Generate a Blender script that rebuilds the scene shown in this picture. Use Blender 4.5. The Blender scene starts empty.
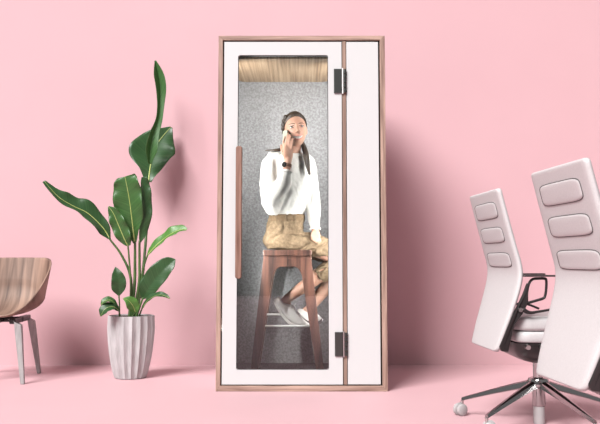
import bpy, bmesh, math, random
from mathutils import Vector, Matrix, noise
from mathutils.bvhtree import BVHTree
random.seed(7)
PI = math.pi
sc = bpy.context.scene
COL = sc.collection

# ------------------------------------------------------------------ camera
F, T, H, PY = 805.0, 0.0845, 0.80, 192.0
CS = 1 / math.sqrt(1 + T * T); SN = T * CS
cam_d = bpy.data.cameras.new('camera'); cam = bpy.data.objects.new('camera', cam_d); COL.objects.link(cam)
cam_d.sensor_width = 36; cam_d.lens = 36 * F / 600
cam_d.shift_y = -(212 - PY) / 600
cam.location = (0, 0, H); cam.rotation_euler = (PI / 2 + math.atan(T), 0, 0)
sc.camera = cam

def at(px, py, Y):
    """world point seen at photo pixel px,py and standing at depth Y"""
    k = (PY - py) / F
    z = Y * (k + T) / (1 - k * T)
    d = Y * CS + z * SN
    return Vector(((px - 300) / F * d, Y, z + H))

# ------------------------------------------------------------------ materials
def nodes(name):
    m = bpy.data.materials.new(name); m.use_nodes = True
    nt = m.node_tree; b = nt.nodes['Principled BSDF']
    return m, nt, b
KA = .80          # overall reflectance of paints and fabrics
def ka(c): return tuple(x * KA for x in c)
def plain(name, col, rough=.5, metal=0, **kw):
    col = ka(col)
    m, nt, b = nodes(name)
    b.inputs['Base Color'].default_value = (*col, 1)
    b.inputs['Roughness'].default_value = rough; b.inputs['Metallic'].default_value = metal
    for k, v in kw.items(): b.inputs[k].default_value = v
    return m
def N(nt, t, **kw):
    n = nt.nodes.new(t)
    for k, v in kw.items(): setattr(n, k, v)
    return n
def noisy(name, c1, c2, scale=(30, 30, 30), rough=.7, detail=4, bump=0, lo=.3, hi=.7, nscale=1.0, metal=0, spec=.5, distort=0):
    """colour varies between c1 and c2 by noise; scale stretches the noise on each axis"""
    c1, c2 = ka(c1), ka(c2)
    m, nt, b = nodes(name)
    tc = N(nt, 'ShaderNodeTexCoord'); mp = N(nt, 'ShaderNodeMapping'); mp.inputs['Scale'].default_value = scale
    nz = N(nt, 'ShaderNodeTexNoise'); nz.inputs['Scale'].default_value = nscale; nz.inputs['Detail'].default_value = detail
    nz.inputs['Distortion'].default_value = distort
    rp = N(nt, 'ShaderNodeValToRGB')
    rp.color_ramp.elements[0].position = lo; rp.color_ramp.elements[0].color = (*c1, 1)
    rp.color_ramp.elements[1].position = hi; rp.color_ramp.elements[1].color = (*c2, 1)
    L = nt.links.new
    L(tc.outputs['Object'], mp.inputs['Vector']); L(mp.outputs[0], nz.inputs['Vector'])
    L(nz.outputs['Fac'], rp.inputs['Fac']); L(rp.outputs[0], b.inputs['Base Color'])
    b.inputs['Roughness'].default_value = rough; b.inputs['Metallic'].default_value = metal
    b.inputs['Specular IOR Level'].default_value = spec
    if bump:
        bp = N(nt, 'ShaderNodeBump'); bp.inputs['Strength'].default_value = bump; bp.inputs['Distance'].default_value = .004
        L(nz.outputs['Fac'], bp.inputs['Height']); L(bp.outputs[0], b.inputs['Normal'])
    return m
def cathedral(name, c1, c2, axis='X', scale=18, rough=.45, stretch=(1, .12, 1), dist=5):
    """plain sawn wood: distorted bands stretched along the grain"""
    c1, c2 = ka(c1), ka(c2)
    m, nt, b = nodes(name)
    tc = N(nt, 'ShaderNodeTexCoord'); mp = N(nt, 'ShaderNodeMapping'); mp.inputs['Scale'].default_value = stretch
    wv = N(nt, 'ShaderNodeTexWave', wave_type='BANDS', bands_direction=axis, wave_profile='SAW')
    wv.inputs['Scale'].default_value = scale; wv.inputs['Distortion'].default_value = dist
    wv.inputs['Detail'].default_value = 2; wv.inputs['Detail Scale'].default_value = 1.2
    rp = N(nt, 'ShaderNodeValToRGB')
    rp.color_ramp.elements[0].color = (*c1, 1); rp.color_ramp.elements[1].color = (*c2, 1)
    L = nt.links.new
    L(tc.outputs['Object'], mp.inputs['Vector']); L(mp.outputs[0], wv.inputs['Vector'])
    L(wv.outputs['Fac'], rp.inputs['Fac']); L(rp.outputs[0], b.inputs['Base Color'])
    b.inputs['Roughness'].default_value = rough
    return m

M = {}
M['pink'] = noisy('pink_paint', (.685, .432, .462), (.70, .444, .475), (1.5, 1.5, 1.5), .75, 3, spec=.2)
M['pinkfloor'] = noisy('pink_floor', (.685, .432, .462), (.70, .444, .475), (1.5, 1.5, 1.5), .6, 3, spec=.25)
M['white'] = plain('white_laminate', (.665, .675, .675), .4)
M['walnut_v'] = noisy('walnut_upright', (.15, .082, .062), (.58, .40, .32), (60, 60, 3), .5, 6, lo=.25, hi=.7, distort=.3)
M['walnut_h'] = noisy('walnut_across', (.15, .082, .062), (.58, .40, .32), (3, 60, 60), .5, 6, lo=.25, hi=.7, distort=.3)
M['mull'] = noisy('mullion_wood', (.16, .095, .07), (.42, .29, .23), (60, 60, 3), .5, 6, lo=.25, hi=.75)
M['handle'] = noisy('handle_wood', (.14, .062, .042), (.40, .235, .18), (70, 70, 4), .45, 6, lo=.25, hi=.75)
M['ash'] = noisy('ash_panel', (.24, .145, .078), (.56, .41, .265), (60, 1.1, 1), .5, 5, lo=.32, hi=.66, distort=.35)
M['felt'] = noisy('grey_felt', (.245, .245, .25), (.375, .375, .385), (1, 1, 1), .95, 5, .3, .36, .64, 74, spec=.1)
M['carpet'] = noisy('booth_carpet', (.045, .04, .042), (.09, .08, .085), (1, 1, 1), .95, 3, nscale=120, spec=.1)
M['gasket'] = plain('black_gasket', (.018, .012, .010), .6)
M['shell'] = plain('booth_shell', (.75, .72, .72), .5)
M['hingeplate'] = plain('hinge_plate', (.10, .105, .10), .35, .8)
M['steel'] = plain('brushed_steel', (.75, .73, .72), .28, 1)
M['stool'] = noisy('stool_wood', (.012, .005, .004), (.155, .068, .046), (30, 30, 2.2), .45, 6, lo=.34, hi=.68, distort=.4)
M['plyedge'] = noisy('plywood_edge', (.42, .28, .20), (.55, .42, .32), (10, 200, 10), .5, 3)
M['whitemetal'] = plain('white_metal', (.88, .88, .87), .3)
M['shellwood'] = noisy('shell_veneer', (.085, .045, .032), (.40, .255, .19), (24, 2.4, 1.6), .62, 7, lo=.25, hi=.72, distort=.6)
M['legstain'] = noisy('grey_stained_oak', (.28, .265, .265), (.42, .40, .395), (50, 50, 4), .5, 5)
M['pot'] = noisy('pot_ceramic', (.42, .405, .408), (.60, .585, .59), (50, 50, 6), .6, 4, spec=.3)
M['soil'] = noisy('soil', (.02, .012, .008), (.07, .045, .03), (1, 1, 1), .95, 4, .8, nscale=80)
M['rib'] = noisy('midrib_green', (.34, .44, .10), (.52, .58, .22), (20, 20, 20), .5, 2)
M['stalk'] = noisy('stalk_green', (.04, .10, .026), (.13, .24, .07), (40, 40, 6), .45, 4)
M['leather'] = noisy('white_leather', (.585, .57, .572), (.635, .62, .622), (1, 1, 1), .45, 3, .05, nscale=160, spec=.4)
M['seam'] = plain('grey_seam', (.13, .12, .12), .7)
M['chrome'] = plain('polished_aluminium', (.52, .50, .50), .12, 1)
M['darkmetal'] = plain('dark_metal', (.022, .020, .020), .32)
M['darkplastic'] = plain('dark_plastic', (.03, .027, .027), .4)
M['greyplastic'] = plain('pale_grey_plastic', (.47, .45, .45), .45)
M['tread'] = plain('caster_tread', (.12, .11, .11), .6)
M['skin'] = noisy('skin', (.46, .26, .185), (.53, .305, .22), (1, 1, 1), .5, 3, nscale=25, spec=.35)
M['skin'].node_tree.nodes['Principled BSDF'].inputs['Subsurface Weight'].default_value = .12
M['skin'].node_tree.nodes['Principled BSDF'].inputs['Subsurface Radius'].default_value = (.012, .005, .003)
M['hair'] = noisy('brown_hair', (.012, .008, .005), (.055, .031, .017), (90, 90, 22), .45, 5, .4, spec=.4)
M['eyewhite'] = plain('eye_white', (.50, .47, .45), .35)
M['iris'] = plain('dark_iris', (.03, .018, .012), .15)
M['brow'] = plain('brow_hair', (.11, .055, .03), .8)
M['lip'] = plain('lip_pink', (.50, .19, .155), .45)
M['teeth'] = plain('teeth', (.88, .85, .80), .3)
M['sweater'] = noisy('white_knit', (.70, .69, .655), (.78, .77, .74), (1, 1, 1), .9, 3, .35, nscale=130, spec=.15)
M['khaki'] = noisy('khaki_cotton', (.15, .105, .064), (.245, .178, .112), (1, 1, 1), .85, 4, .2, nscale=60, spec=.15)
M['belt'] = noisy('belt_cotton', (.15, .10, .058), (.21, .147, .088), (1, 1, 1), .85, 4, .2, nscale=60, spec=.15)
M['canvas'] = noisy('white_canvas', (.80, .79, .77), (.88, .87, .85), (1, 1, 1), .85, 3, .2, nscale=200, spec=.2)
M['rubber'] = plain('white_rubber', (.78, .77, .74), .5)
M['rubberdark'] = plain('dark_outsole', (.04, .035, .035), .7)
M['lace'] = plain('lace', (.66, .65, .63), .8)
M['strap'] = plain('brown_leather_strap', (.16, .065, .035), .5)
M['watch'] = plain('watch_dark', (.03, .028, .028), .2, .5)
M['phone'] = plain('phone_pale_back', (.36, .37, .30), .35)
M['phonescreen'] = plain('phone_glass', (.02, .02, .022), .1)

def glass_mat():
    m = bpy.data.materials.new('door_glass'); m.use_nodes = True
    nt = m.node_tree; nt.nodes.clear()
    o = N(nt, 'ShaderNodeOutputMaterial'); g_ = N(nt, 'ShaderNodeBsdfGlass')
    g_.inputs['Color'].default_value = (.97, .975, .975, 1); g_.inputs['Roughness'].default_value = 0; g_.inputs['IOR'].default_value = 1.45
    nt.links.new(g_.outputs[0], o.inputs[0])
    return m
M['glass'] = glass_mat()

def leaf_mat(name, c1, c2):
    c1, c2 = ka(c1), ka(c2)
    m, nt, b = nodes(name)
    L = nt.links.new
    uv = N(nt, 'ShaderNodeUVMap')
    sx = N(nt, 'ShaderNodeSeparateXYZ'); L(uv.outputs[0], sx.inputs[0])
    ab = N(nt, 'ShaderNodeMath', operation='ABSOLUTE'); L(sx.outputs['Y'], ab.inputs[0])
    mu = N(nt, 'ShaderNodeMath', operation='MULTIPLY'); L(ab.outputs[0], mu.inputs[0]); mu.inputs[1].default_value = -.10
    ad = N(nt, 'ShaderNodeMath', operation='ADD'); L(sx.outputs['X'], ad.inputs[0]); L(mu.outputs[0], ad.inputs[1])
    cb = N(nt, 'ShaderNodeCombineXYZ'); L(ad.outputs[0], cb.inputs['X'])
    nz = N(nt, 'ShaderNodeTexNoise'); nz.inputs['Scale'].default_value = 45; nz.inputs['Detail'].default_value = 3
    L(cb.outputs[0], nz.inputs['Vector'])
    rp = N(nt, 'ShaderNodeValToRGB')
    rp.color_ramp.elements[0].position = .3; rp.color_ramp.elements[0].color = (*c1, 1)
    rp.color_ramp.elements[1].position = .72; rp.color_ramp.elements[1].color = (*c2, 1)
    L(nz.outputs['Fac'], rp.inputs['Fac']); L(rp.outputs[0], b.inputs['Base Color'])
    b.inputs['Roughness'].default_value = .38
    bp = N(nt, 'ShaderNodeBump'); bp.inputs['Strength'].default_value = .25; bp.inputs['Distance'].default_value = .003
    L(nz.outputs['Fac'], bp.inputs['Height']); L(bp.outputs[0], b.inputs['Normal'])
    tl = N(nt, 'ShaderNodeBsdfTranslucent'); L(rp.outputs[0], tl.inputs[0])
    mx = N(nt, 'ShaderNodeMixShader'); mx.inputs[0].default_value = .18
    out = nt.nodes['Material Output']
    L(b.outputs[0], mx.inputs[1]); L(tl.outputs[0], mx.inputs[2]); L(mx.outputs[0], out.inputs[0])
    return m
M['leafdark'] = leaf_mat('leaf_dark_green', (.022, .072, .022), (.050, .135, .040))
M['leafmid'] = leaf_mat('leaf_mid_green', (.035, .11, .028), (.080, .205, .050))
M['leafbright'] = leaf_mat('leaf_bright_green', (.060, .19, .030), (.13, .33, .060))

# ------------------------------------------------------------------ object helpers
def tag(o, label=None, cat=None, group=None, kind=None):
    if label: o['label'] = label
    if cat: o['category'] = cat
    if group: o['group'] = group
    if kind: o['kind'] = kind
    return o
def thing(name, label, cat, loc=(0, 0, 0), rz=0, group=None):
    o = bpy.data.objects.new(name, None); COL.objects.link(o)
    o.empty_display_size = .1
    o.location = loc; o.rotation_euler = (0, 0, rz)
    return tag(o, label, cat, group)
def wloc(o):
    v = Vector((0, 0, 0))
    while o is not None:
        v = v + o.location; o = o.parent
    return v
def obj(name, bm, mats, parent=None, local=False, smooth=False, bevel=0, bseg=2, sub=0, angle=None):
    """link a bmesh as one mesh object. World coordinates unless local (then in the parent's frame)."""
    if not isinstance(mats, (list, tuple)): mats = [mats]
    base = Vector((0, 0, 0))
    if local:
        pass
    elif parent is not None:
        base = wloc(parent)
    else:
        xs = [v.co for v in bm.verts]
        base = Vector(((min(v.x for v in xs) + max(v.x for v in xs)) / 2, (min(v.y for v in xs) + max(v.y for v in xs)) / 2, min(v.z for v in xs)))
    if base.length > 0:
        for v in bm.verts: v.co -= base
    bmesh.ops.recalc_face_normals(bm, faces=bm.faces[:])
    me = bpy.data.meshes.new(name)
    bm.to_mesh(me); bm.free()
    for m in mats: me.materials.append(m)
    if smooth:
        for p in me.polygons: p.use_smooth = True
        if angle: me.set_sharp_from_angle(angle=math.radians(angle))
    o = bpy.data.objects.new(name, me); COL.objects.link(o)
    if parent is not None: o.parent = parent
    else: o.location = base
    if bevel:
        md = o.modifiers.new('bevel', 'BEVEL'); md.width = bevel; md.segments = bseg; md.limit_method = 'ANGLE'
        md.harden_normals = False
    if sub:
        md = o.modifiers.new('sub', 'SUBSURF'); md.levels = sub; md.render_levels = sub
    return o
def copy_tree(o, parent=None):
    c = o.copy(); COL.objects.link(c)
    if parent is not None: c.parent = parent
    for ch in list(o.children): copy_tree(ch, c)
    return c

def box(bm, x0, x1, y0, y1, z0, z1, mi=0, mat=None):
    vs = [bm.verts.new((x, y, z)) for x in (x0, x1) for y in (y0, y1) for z in (z0, z1)]
    if mat is not None:
        for v in vs: v.co = mat @ v.co
    fs = [(0, 1, 3, 2), (4, 6, 7, 5), (0, 4, 5, 1), (2, 3, 7, 6), (0, 2, 6, 4), (1, 5, 7, 3)]
    for f in fs:
        fc = bm.faces.new([vs[i] for i in f]); fc.material_index = mi
    return vs
def rings(bm, rs, cap=True, closed=True, mi=0):
    """loft through rings (lists of points)"""
    vr = [[bm.verts.new(p) for p in r] for r in rs]
    n = len(vr[0])
    for a, b in zip(vr, vr[1:]):
        for i in range(n if closed else n - 1):
            j = (i + 1) % n
            f = bm.faces.new((a[i], a[j], b[j], b[i])); f.material_index = mi
    if cap and closed:
        for r in (vr[0], vr[-1]):
            f = bm.faces.new(r); f.material_index = mi
    return vr
def catmull(pts, n):
    """smooth curve through points (tuples of any length)"""
    P = [tuple(p) for p in pts]; out = []
    m = len(P) - 1
    for k in range(n + 1):
        t = k / n * m; i = min(int(t), m - 1); u = t - i
        p0 = P[max(i - 1, 0)]; p1 = P[i]; p2 = P[i + 1]; p3 = P[min(i + 2, m)]
        out.append(tuple(.5 * (2 * b + (c - a) * u + (2 * a - 5 * b + 4 * c - d) * u * u + (3 * b - a - 3 * c + d) * u ** 3)
                         for a, b, c, d in zip(p0, p1, p2, p3)))
    return out
def tube(bm, pts, rad, seg=10, n=0, flat=None, mi=0, round_ends=False):
    """tube along points; rad = number or list; flat=(vector, factor) squashes along that vector"""
    pts = [Vector(p) for p in pts]
    if not isinstance(rad, (list, tuple)): rad = [rad] * len(pts)
    if n:
        c = catmull([(*p, r) for p, r in zip(pts, rad)], n)
        pts = [Vector(q[:3]) for q in c]; rad = [max(q[3], .0005) for q in c]
    if round_ends:
        a, b = pts[0], pts[-1]
        d0 = (pts[0] - pts[1]).normalized(); d1 = (pts[-1] - pts[-2]).normalized()
        pre = [(a + d0 * rad[0] * s, rad[0] * math.sqrt(max(1 - s * s, .02))) for s in (.98, .8, .45)]
        post = [(b + d1 * rad[-1] * s, rad[-1] * math.sqrt(max(1 - s * s, .02))) for s in (.45, .8, .98)]
        pts = [p for p, _ in pre] + pts + [p for p, _ in post]
        rad = [r for _, r in pre] + list(rad) + [r for _, r in post]
    rs = []; ref = None
    for i, p in enumerate(pts):
        t = (pts[min(i + 1, len(pts) - 1)] - pts[max(i - 1, 0)]).normalized()
        if ref is None:
            ref = Vector((0, 0, 1)) if abs(t.z) < .9 else Vector((0, 1, 0))
        u = (ref - t * ref.dot(t)).normalized(); ref = u
        w = t.cross(u)
        ring = []
        for k in range(seg):
            a = 2 * PI * k / seg
            o = (u * math.cos(a) + w * math.sin(a)) * rad[i]
            if flat is not None:
                fv = flat[0]; o = o + fv * (o.dot(fv) * (flat[1] - 1))
            ring.append(p + o)
        rs.append(ring)
    return rings(bm, rs, mi=mi)
def ellipsoid(bm, c, r, rot=None, seg=20, mi=0):
    c = Vector(c); rs = []
    m = seg // 2
    for i in range(1, m):
        a = PI * i / m - PI / 2
        ring = []
        for k in range(seg):
            b = 2 * PI * k / seg
            v = Vector((r[0] * math.cos(a) * math.cos(b), r[1] * math.cos(a) * math.sin(b), r[2] * math.sin(a)))
            if rot is not None: v = rot @ v
            ring.append(c + v)
        rs.append(ring)
    return rings(bm, rs, mi=mi)
def lathe(bm, prof, c=(0, 0, 0), seg=32, mi=0, cap=True):
    c = Vector(c)
    return rings(bm, [[c + Vector((r * math.cos(2 * PI * k / seg), r * math.sin(2 * PI * k / seg), z)) for k in range(seg)] for r, z in prof], mi=mi, cap=cap)
def prism(bm, poly, y0, y1, mi=0, side_mi=None):
    """polygon in x,z extruded from y0 to y1"""
    a = [bm.verts.new((x, y0, z)) for x, z in poly]; b = [bm.verts.new((x, y1, z)) for x, z in poly]
    f = bm.faces.new(a); f.material_index = mi
    f = bm.faces.new(b); f.material_index = mi
    n = len(poly)
    for i in range(n):
        j = (i + 1) % n
        f = bm.faces.new((a[i], a[j], b[j], b[i])); f.material_index = mi if side_mi is None else side_mi
def rrect(x0, x1, z0, z1, r, seg=5):
    out = []
    for cx, cz, a0 in ((x1 - r, z1 - r, 0), (x0 + r, z1 - r, 90), (x0 + r, z0 + r, 180), (x1 - r, z0 + r, 270)):
        for k in range(seg + 1):
            a = math.radians(a0 + 90 * k / seg); out.append((cx + r * math.cos(a), cz + r * math.sin(a)))
    return out
def remeshed(bm, voxel, smooth=4, factor=.5):
    """one continuous skin around everything in bm"""
    bmesh.ops.recalc_face_normals(bm, faces=bm.faces[:])
    me = bpy.data.meshes.new('tmp'); bm.to_mesh(me); bm.free()
    o = bpy.data.objects.new('tmp', me); COL.objects.link(o)
    md = o.modifiers.new('r', 'REMESH'); md.mode = 'VOXEL'; md.voxel_size = voxel
    if smooth:
        s = o.modifiers.new('s', 'SMOOTH'); s.iterations = smooth; s.factor = factor
    dg = bpy.context.evaluated_depsgraph_get(); dg.update()
    out = bpy.data.meshes.new_from_object(o.evaluated_get(dg))
    b2 = bmesh.new(); b2.from_mesh(out)
    bpy.data.objects.remove(o); bpy.data.meshes.remove(me); bpy.data.meshes.remove(out)
    return b2
def wrinkle(bm, fn):
    bm.normal_update()
    ds = [(v, v.normal.copy() * fn(v.co)) for v in bm.verts]
    for v, d in ds: v.co += d

# ------------------------------------------------------------------ the room
WY = 6.25
b = bmesh.new(); box(b, -9, 9, -8.0, WY + .1, -.1, 0)
tag(obj('floor', b, M['pinkfloor']), kind='structure')
b = bmesh.new(); box(b, -7, 7, WY, WY + .1, 0, 4.2)
tag(obj('wall_back', b, M['pink']), kind='structure')

# ------------------------------------------------------------------ phone booth
BX0, BX1, BY0, BY1, BZ = -.516, .537, 5.0, 5.86, 2.217
booth = thing('phone_booth', 'tall white phone booth with walnut frame, glass door and grey felt inside', 'phone booth', (.01, 5.43, 0))
FW = .0285
def strip(poly, mat):
    b = bmesh.new(); a = [b.verts.new((x, BY0, z)) for x, z in poly]; c = [b.verts.new((x, BY0 + .10, z)) for x, z in poly]
    b.faces.new(a); b.faces.new(c)
    for i in range(4): b.faces.new((a[i], a[(i + 1) % 4], c[(i + 1) % 4], c[i]))
    return b
fr = bmesh.new()
ix0, ix1, iz0, iz1 = BX0 + FW, BX1 - FW - .004, .034, BZ - FW
pl = [((BX0, 0), (ix0, iz0), (ix0, iz1), (BX0, BZ)), ((BX1, 0), (BX1, BZ), (ix1, iz1), (ix1, iz0)),
      ((BX0, 0), (BX1, 0), (ix1, iz0), (ix0, iz0)), ((BX0, BZ), (ix0, iz1), (ix1, iz1), (BX1, BZ))]
for i, p in enumerate(pl):
    a = [fr.verts.new((x, BY0, z)) for x, z in p]; c = [fr.verts.new((x, BY0 + .10, z)) for x, z in p]
    fs = [fr.faces.new(a), fr.faces.new(c)] + [fr.faces.new((a[k], a[(k + 1) % 4], c[(k + 1) % 4], c[k])) for k in range(4)]
    for f_ in fs: f_.material_index = 0 if i < 2 else 1
obj('wooden_frame', fr, [M['walnut_v'], M['walnut_h']], booth, bevel=.002)
# outer shell: sides, roof, back, base
b = bmesh.new()
box(b, BX0 + .004, -.485, BY0 + .10, BY1, .0, BZ - .004); box(b, .465, BX1 - .004, BY0 + .10, BY1, .0, BZ - .004)
box(b, -.485, .465, BY0 + .10, BY1, 2.16, BZ - .004); box(b, -.485, .465, 5.76, BY1, .0, 2.16); box(b, -.485, .465, BY0 + .10, 5.76, 0, .05)
obj('outer_shell', b, M['shell'], booth)
# dark gasket behind the door gaps
b = bmesh.new()
for x0, x1, z0, z1 in ((ix0, -.462, iz0, iz1), (.478, ix1, iz0, iz1), (-.462, .478, iz0, .056), (-.462, .478, 2.160, iz1), (.248, .305, .056, 2.160)):
    box(b, x0, x1, BY0 + .058, BY0 + .099, z0, z1)
obj('gasket', b, M['gasket'], booth)
# lining
b = bmesh.new()
box(b, -.484, .464, 5.73, 5.759, .08, 2.158); box(b, -.484, -.46, BY0 + .101, 5.729, .08, 2.158); box(b, .44, .464, BY0 + .101, 5.729, .08, 2.158)
obj('felt_lining', b, M['felt'], booth)
b = bmesh.new(); box(b, -.483, .463, BY0 + .101, 5.758, .051, .079)
obj('booth_floor', b, M['carpet'], booth)
# wooden ceiling panel with rounded back corners
b = bmesh.new()
r = .05; X0, X1, Y0, Y1 = -.436, .203, 5.052, 5.725
pts = [(X0, Y0), (X1, Y0)]
for k in range(7): a = math.radians(90 * k / 6); pts.append((X1 - r + r * math.cos(a), Y1 - r + r * math.sin(a)))
for k in range(7): a = math.radians(90 + 90 * k / 6); pts.append((X0 + r + r * math.cos(a), Y1 - r + r * math.sin(a)))
lo = [b.verts.new((x, y, 2.08)) for x, y in pts]; hi = [b.verts.new((x, y, 2.157)) for x, y in pts]
b.faces.new(lo); b.faces.new(hi)
for i in range(len(pts)): b.faces.new((lo[i], lo[(i + 1) % len(pts)], hi[(i + 1) % len(pts)], hi[i]))
obj('ceiling_panel', b, M['ash'], booth)
for x0, x1 in ((X1 + .002, .438), (-.458, X0 - .002)):
    b = bmesh.new(); box(b, x0, x1, 5.102, 5.725, 2.10, 2.157)
    obj('ceiling_side_strip', b, M['felt'], booth)
for x in (-.432, .330):          # housings for added fill lights, unseen behind door post and side panel
    b = bmesh.new(); box(b, x - .022, x + .022, 5.054, 5.074, .34, 1.96)
    obj('added_fill_strip', b, M['whitemetal'], booth, bevel=.003)
# mullion between door and side panel
b = bmesh.new(); box(b, .2675, .2900, BY0 + .004, BY0 + .060, .040, 2.182)
obj('mullion', b, M['mull'], booth, bevel=.0015)
# fixed side panel
b = bmesh.new(); box(b, .2935, .4945, BY0 + .004, BY0 + .050, .0415, 2.1775)
obj('side_panel', b, M['white'], booth, bevel=.002)
# door
GX0, GX1, GZ0, GZ1 = -.3915, .1775, .1295, 2.0925
DX0, DX1, DZ0, DZ1 = -.479, .2625, .0415, 2.1775
b = bmesh.new()
inner = rrect(GX0, GX1, GZ0, GZ1, .012, 4)
outer = []
cx, cz = (GX0 + GX1) / 2, (GZ0 + GZ1) / 2
crn = [(DX1, DZ1), (DX0, DZ1), (DX0, DZ0), (DX1, DZ0)]
for y in (BY0 + .004, BY0 + .050):
    iv = [b.verts.new((x, y, z)) for x, z in inner]; ov = [b.verts.new((x, y, z)) for x, z in crn]
    outer.append((iv, ov))
    for q in range(4):
        seg = iv[q * 5:(q + 1) * 5]
        for k in range(4): b.faces.new((ov[q], seg[k], seg[k + 1]))
        nx = iv[((q + 1) * 5) % 20]
        b.faces.new((ov[q], seg[-1], nx, ov[(q + 1) % 4]))
for i in range(20): b.faces.new((outer[0][0][i], outer[0][0][(i + 1) % 20], outer[1][0][(i + 1) % 20], outer[1][0][i]))
for i in range(4): b.faces.new((outer[0][1][i], outer[0][1][(i + 1) % 4], outer[1][1][(i + 1) % 4], outer[1][1][i]))
door = obj('door', b, M['white'], booth)
b = bmesh.new(); prism(b, rrect(GX0 + .0005, GX1 - .0005, GZ0 + .0005, GZ1 - .0005, .0115, 4), BY0 + .012, BY0 + .020)
tag(obj('glass_pane', b, M['glass'], door), 'clear glass pane in the white door')
b = bmesh.new()
for (x0, x1, z0, z1) in ((GX0, GX1, GZ0, GZ0 + .004), (GX0, GX1, GZ1 - .004, GZ1), (GX0, GX0 + .004, GZ0, GZ1), (GX1 - .004, GX1, GZ0, GZ1)):
    box(b, x0 + .0006, x1 - .0006, BY0 + .0205, BY0 + .026, z0 + .0006, z1 - .0006)
obj('glazing_bead', b, M['gasket'], door)
# handle
b = bmesh.new()
hx, hz0, hz1 = -.378, .686, 1.505
prism(b, rrect(hx - .0195, hx + .0195, hz0, hz1, .014, 4), 4.945, 4.972)
hd = obj('door_handle', b, M['handle'], door, bevel=.005, bseg=3)
tag(hd, 'long upright brown wooden bar handle')
for z in (hz0 + .10, hz1 - .10):
    b = bmesh.new(); tube(b, [(hx - .012, 4.9722, z), (hx - .012, 5.0118, z)], .009, 12)
    obj('handle_standoff', b, M['steel'], hd, smooth=True, angle=40)
# hinges
for z0, z1, top in ((1.848, 2.002, True), (.213, .359, False)):
    b = bmesh.new(); box(b, .214, .262, 4.994, 5.0035, z0, z1)
    h = obj('hinge', b, M['hingeplate'], door, bevel=.0015)
    tag(h, 'dark metal hinge plate near the top of the door' if top else 'dark metal hinge plate near the bottom of the door')
    b = bmesh.new(); box(b, .2645, .2725, 4.992, 5.0035, z0 - .006, z1 + .004)
    obj('hinge_leaf', b, M['whitemetal'] if top else M['steel'], h, bevel=.001)
    b = bmesh.new(); n = 5; st = (z1 - z0) / n
    for k in range(n):
        lathe(b, [(.0095, z0 + k * st + .003), (.0095, z0 + (k + 1) * st - .003)], (.2825, 4.9945, 0), 14)
    obj('hinge_knuckles', b, M['hingeplate'], h, smooth=True, angle=40)

# ------------------------------------------------------------------ bar stool
SX = -.083
stool = thing('bar_stool', 'tall reddish brown wooden bar stool with arched leg panels inside the booth', 'stool', (SX, 5.45, .08))
SZ = .866
b = bmesh.new(); prism(b, rrect(SX - .160, SX + .160, SZ - .038, SZ, .008, 3), 5.285, 5.625)
obj('seat', b, M['stool'], stool, bevel=.004)
def arch(y0, y1):
    zt, z0 = SZ - .039, .0805
    out = [(SX + .156, zt), (SX - .156, zt), (SX - .2385, z0), (SX - .190, z0)]
    # up the inside left, round the arch, down the inside right
    za = .756; R = .05
    li = []
    xb, xt = .190, .086
    dirv = Vector((xt - xb, za - z0)).normalized()
    # left corner
    c0 = (xt + .010, za - R * 1.1)
    pts = [(-(xb + (xt - xb) * (c0[1] - z0) / (za - z0)), c0[1])]
    pts += [(-(xt - .004), za - R * .55), (-(xt - .018), za - R * .2), (-(xt - .038), za)]
    li = [(SX + x, z) for x, z in pts]; ri = [(SX - x, z) for x, z in reversed(pts)]
    out += li + ri + [(SX + .190, z0), (SX + .2385, z0)]
    b = bmesh.new()
    prism(b, out, y0, y1, 0, 0)
    for f in b.faces:       # plywood edges on the inside of the arch
        c = f.calc_center_median(); 
        if abs(f.normal.y) < .5 if f.normal.length else False: pass
    b.normal_update()
    for f in b.faces:
        c = f.calc_center_median(); wx = .156 + (.2385 - .156) * (zt - c.z) / (zt - z0)
        if abs(f.normal.y) < .3 and c.z < zt - .01 and c.z > z0 + .01 and abs(c.x - SX) < wx - .012: f.material_index = 1
    return obj('leg_panel', b, [M['stool'], M['plyedge']], stool, bevel=.0015)
arch(5.300, 5.328); arch(5.582, 5.610)
b = bmesh.new(); tube(b, [(SX - .190, 5.340, .368), (SX + .190, 5.340, .368)], .0075, 12)
obj('footrest', b, M['whitemetal'], stool, smooth=True, angle=40)
b = bmesh.new(); tube(b, [(SX - .180, 5.570, .428), (SX + .180, 5.570, .428)], .0075, 12)
obj('footrest', b, M['whitemetal'], stool, smooth=True, angle=40)

# ------------------------------------------------------------------ person
person = thing('person', 'woman in white sweater and khaki trousers sitting on the stool, phoning', 'person', (-.08, 5.42, SZ))
PXM = 1 / 149.0          # metres per photo pixel at the sitter
def P(x, y, Y): return at(x, y, Y)
HM = Matrix.Translation(at(295.4, 129.3, 5.385)) @ Matrix.Rotation(math.radians(8), 4, 'Z') @ Matrix.Rotation(math.radians(-6), 4, 'Y') @ Matrix.Rotation(math.radians(-4), 4, 'X')
def g(p, c, s): return math.exp(-((p - Vector(c)).length / s) ** 2)
def head_pt(d, inflate=0.0, face=True):
    x, y, z = d
    p = Vector((.0735 * x, .094 * y, (.110 if z > 0 else .124) * z))
    k = max(-z, 0)
    p.x *= 1 - .16 * k ** 1.5
    if y < 0: p.y *= 1 + .34 * k * k
    if y > 0 and z < 0: p.y *= 1 - .35 * k
    if face:
        off = Vector((0, 0, 0))
        for s in (1, -1):
            off.y += .009 * g(p, (s * .0325, -.085, .002), .020)        # eye sockets
            off.y -= .004 * g(p, (s * .028, -.088, .026), .018)        # brows
            off.y -= .006 * g(p, (s * .042, -.075, -.036), .022); off.x += s * .003 * g(p, (s * .05, -.06, -.036), .025)
        off.y -= .006 * g(p, (0, -.08, -.112), .022)                   # chin
        off.y -= .004 * g(p, (0, -.092, -.074), .026)                  # mouth
        p += off
    return p * (1 + inflate)
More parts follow.
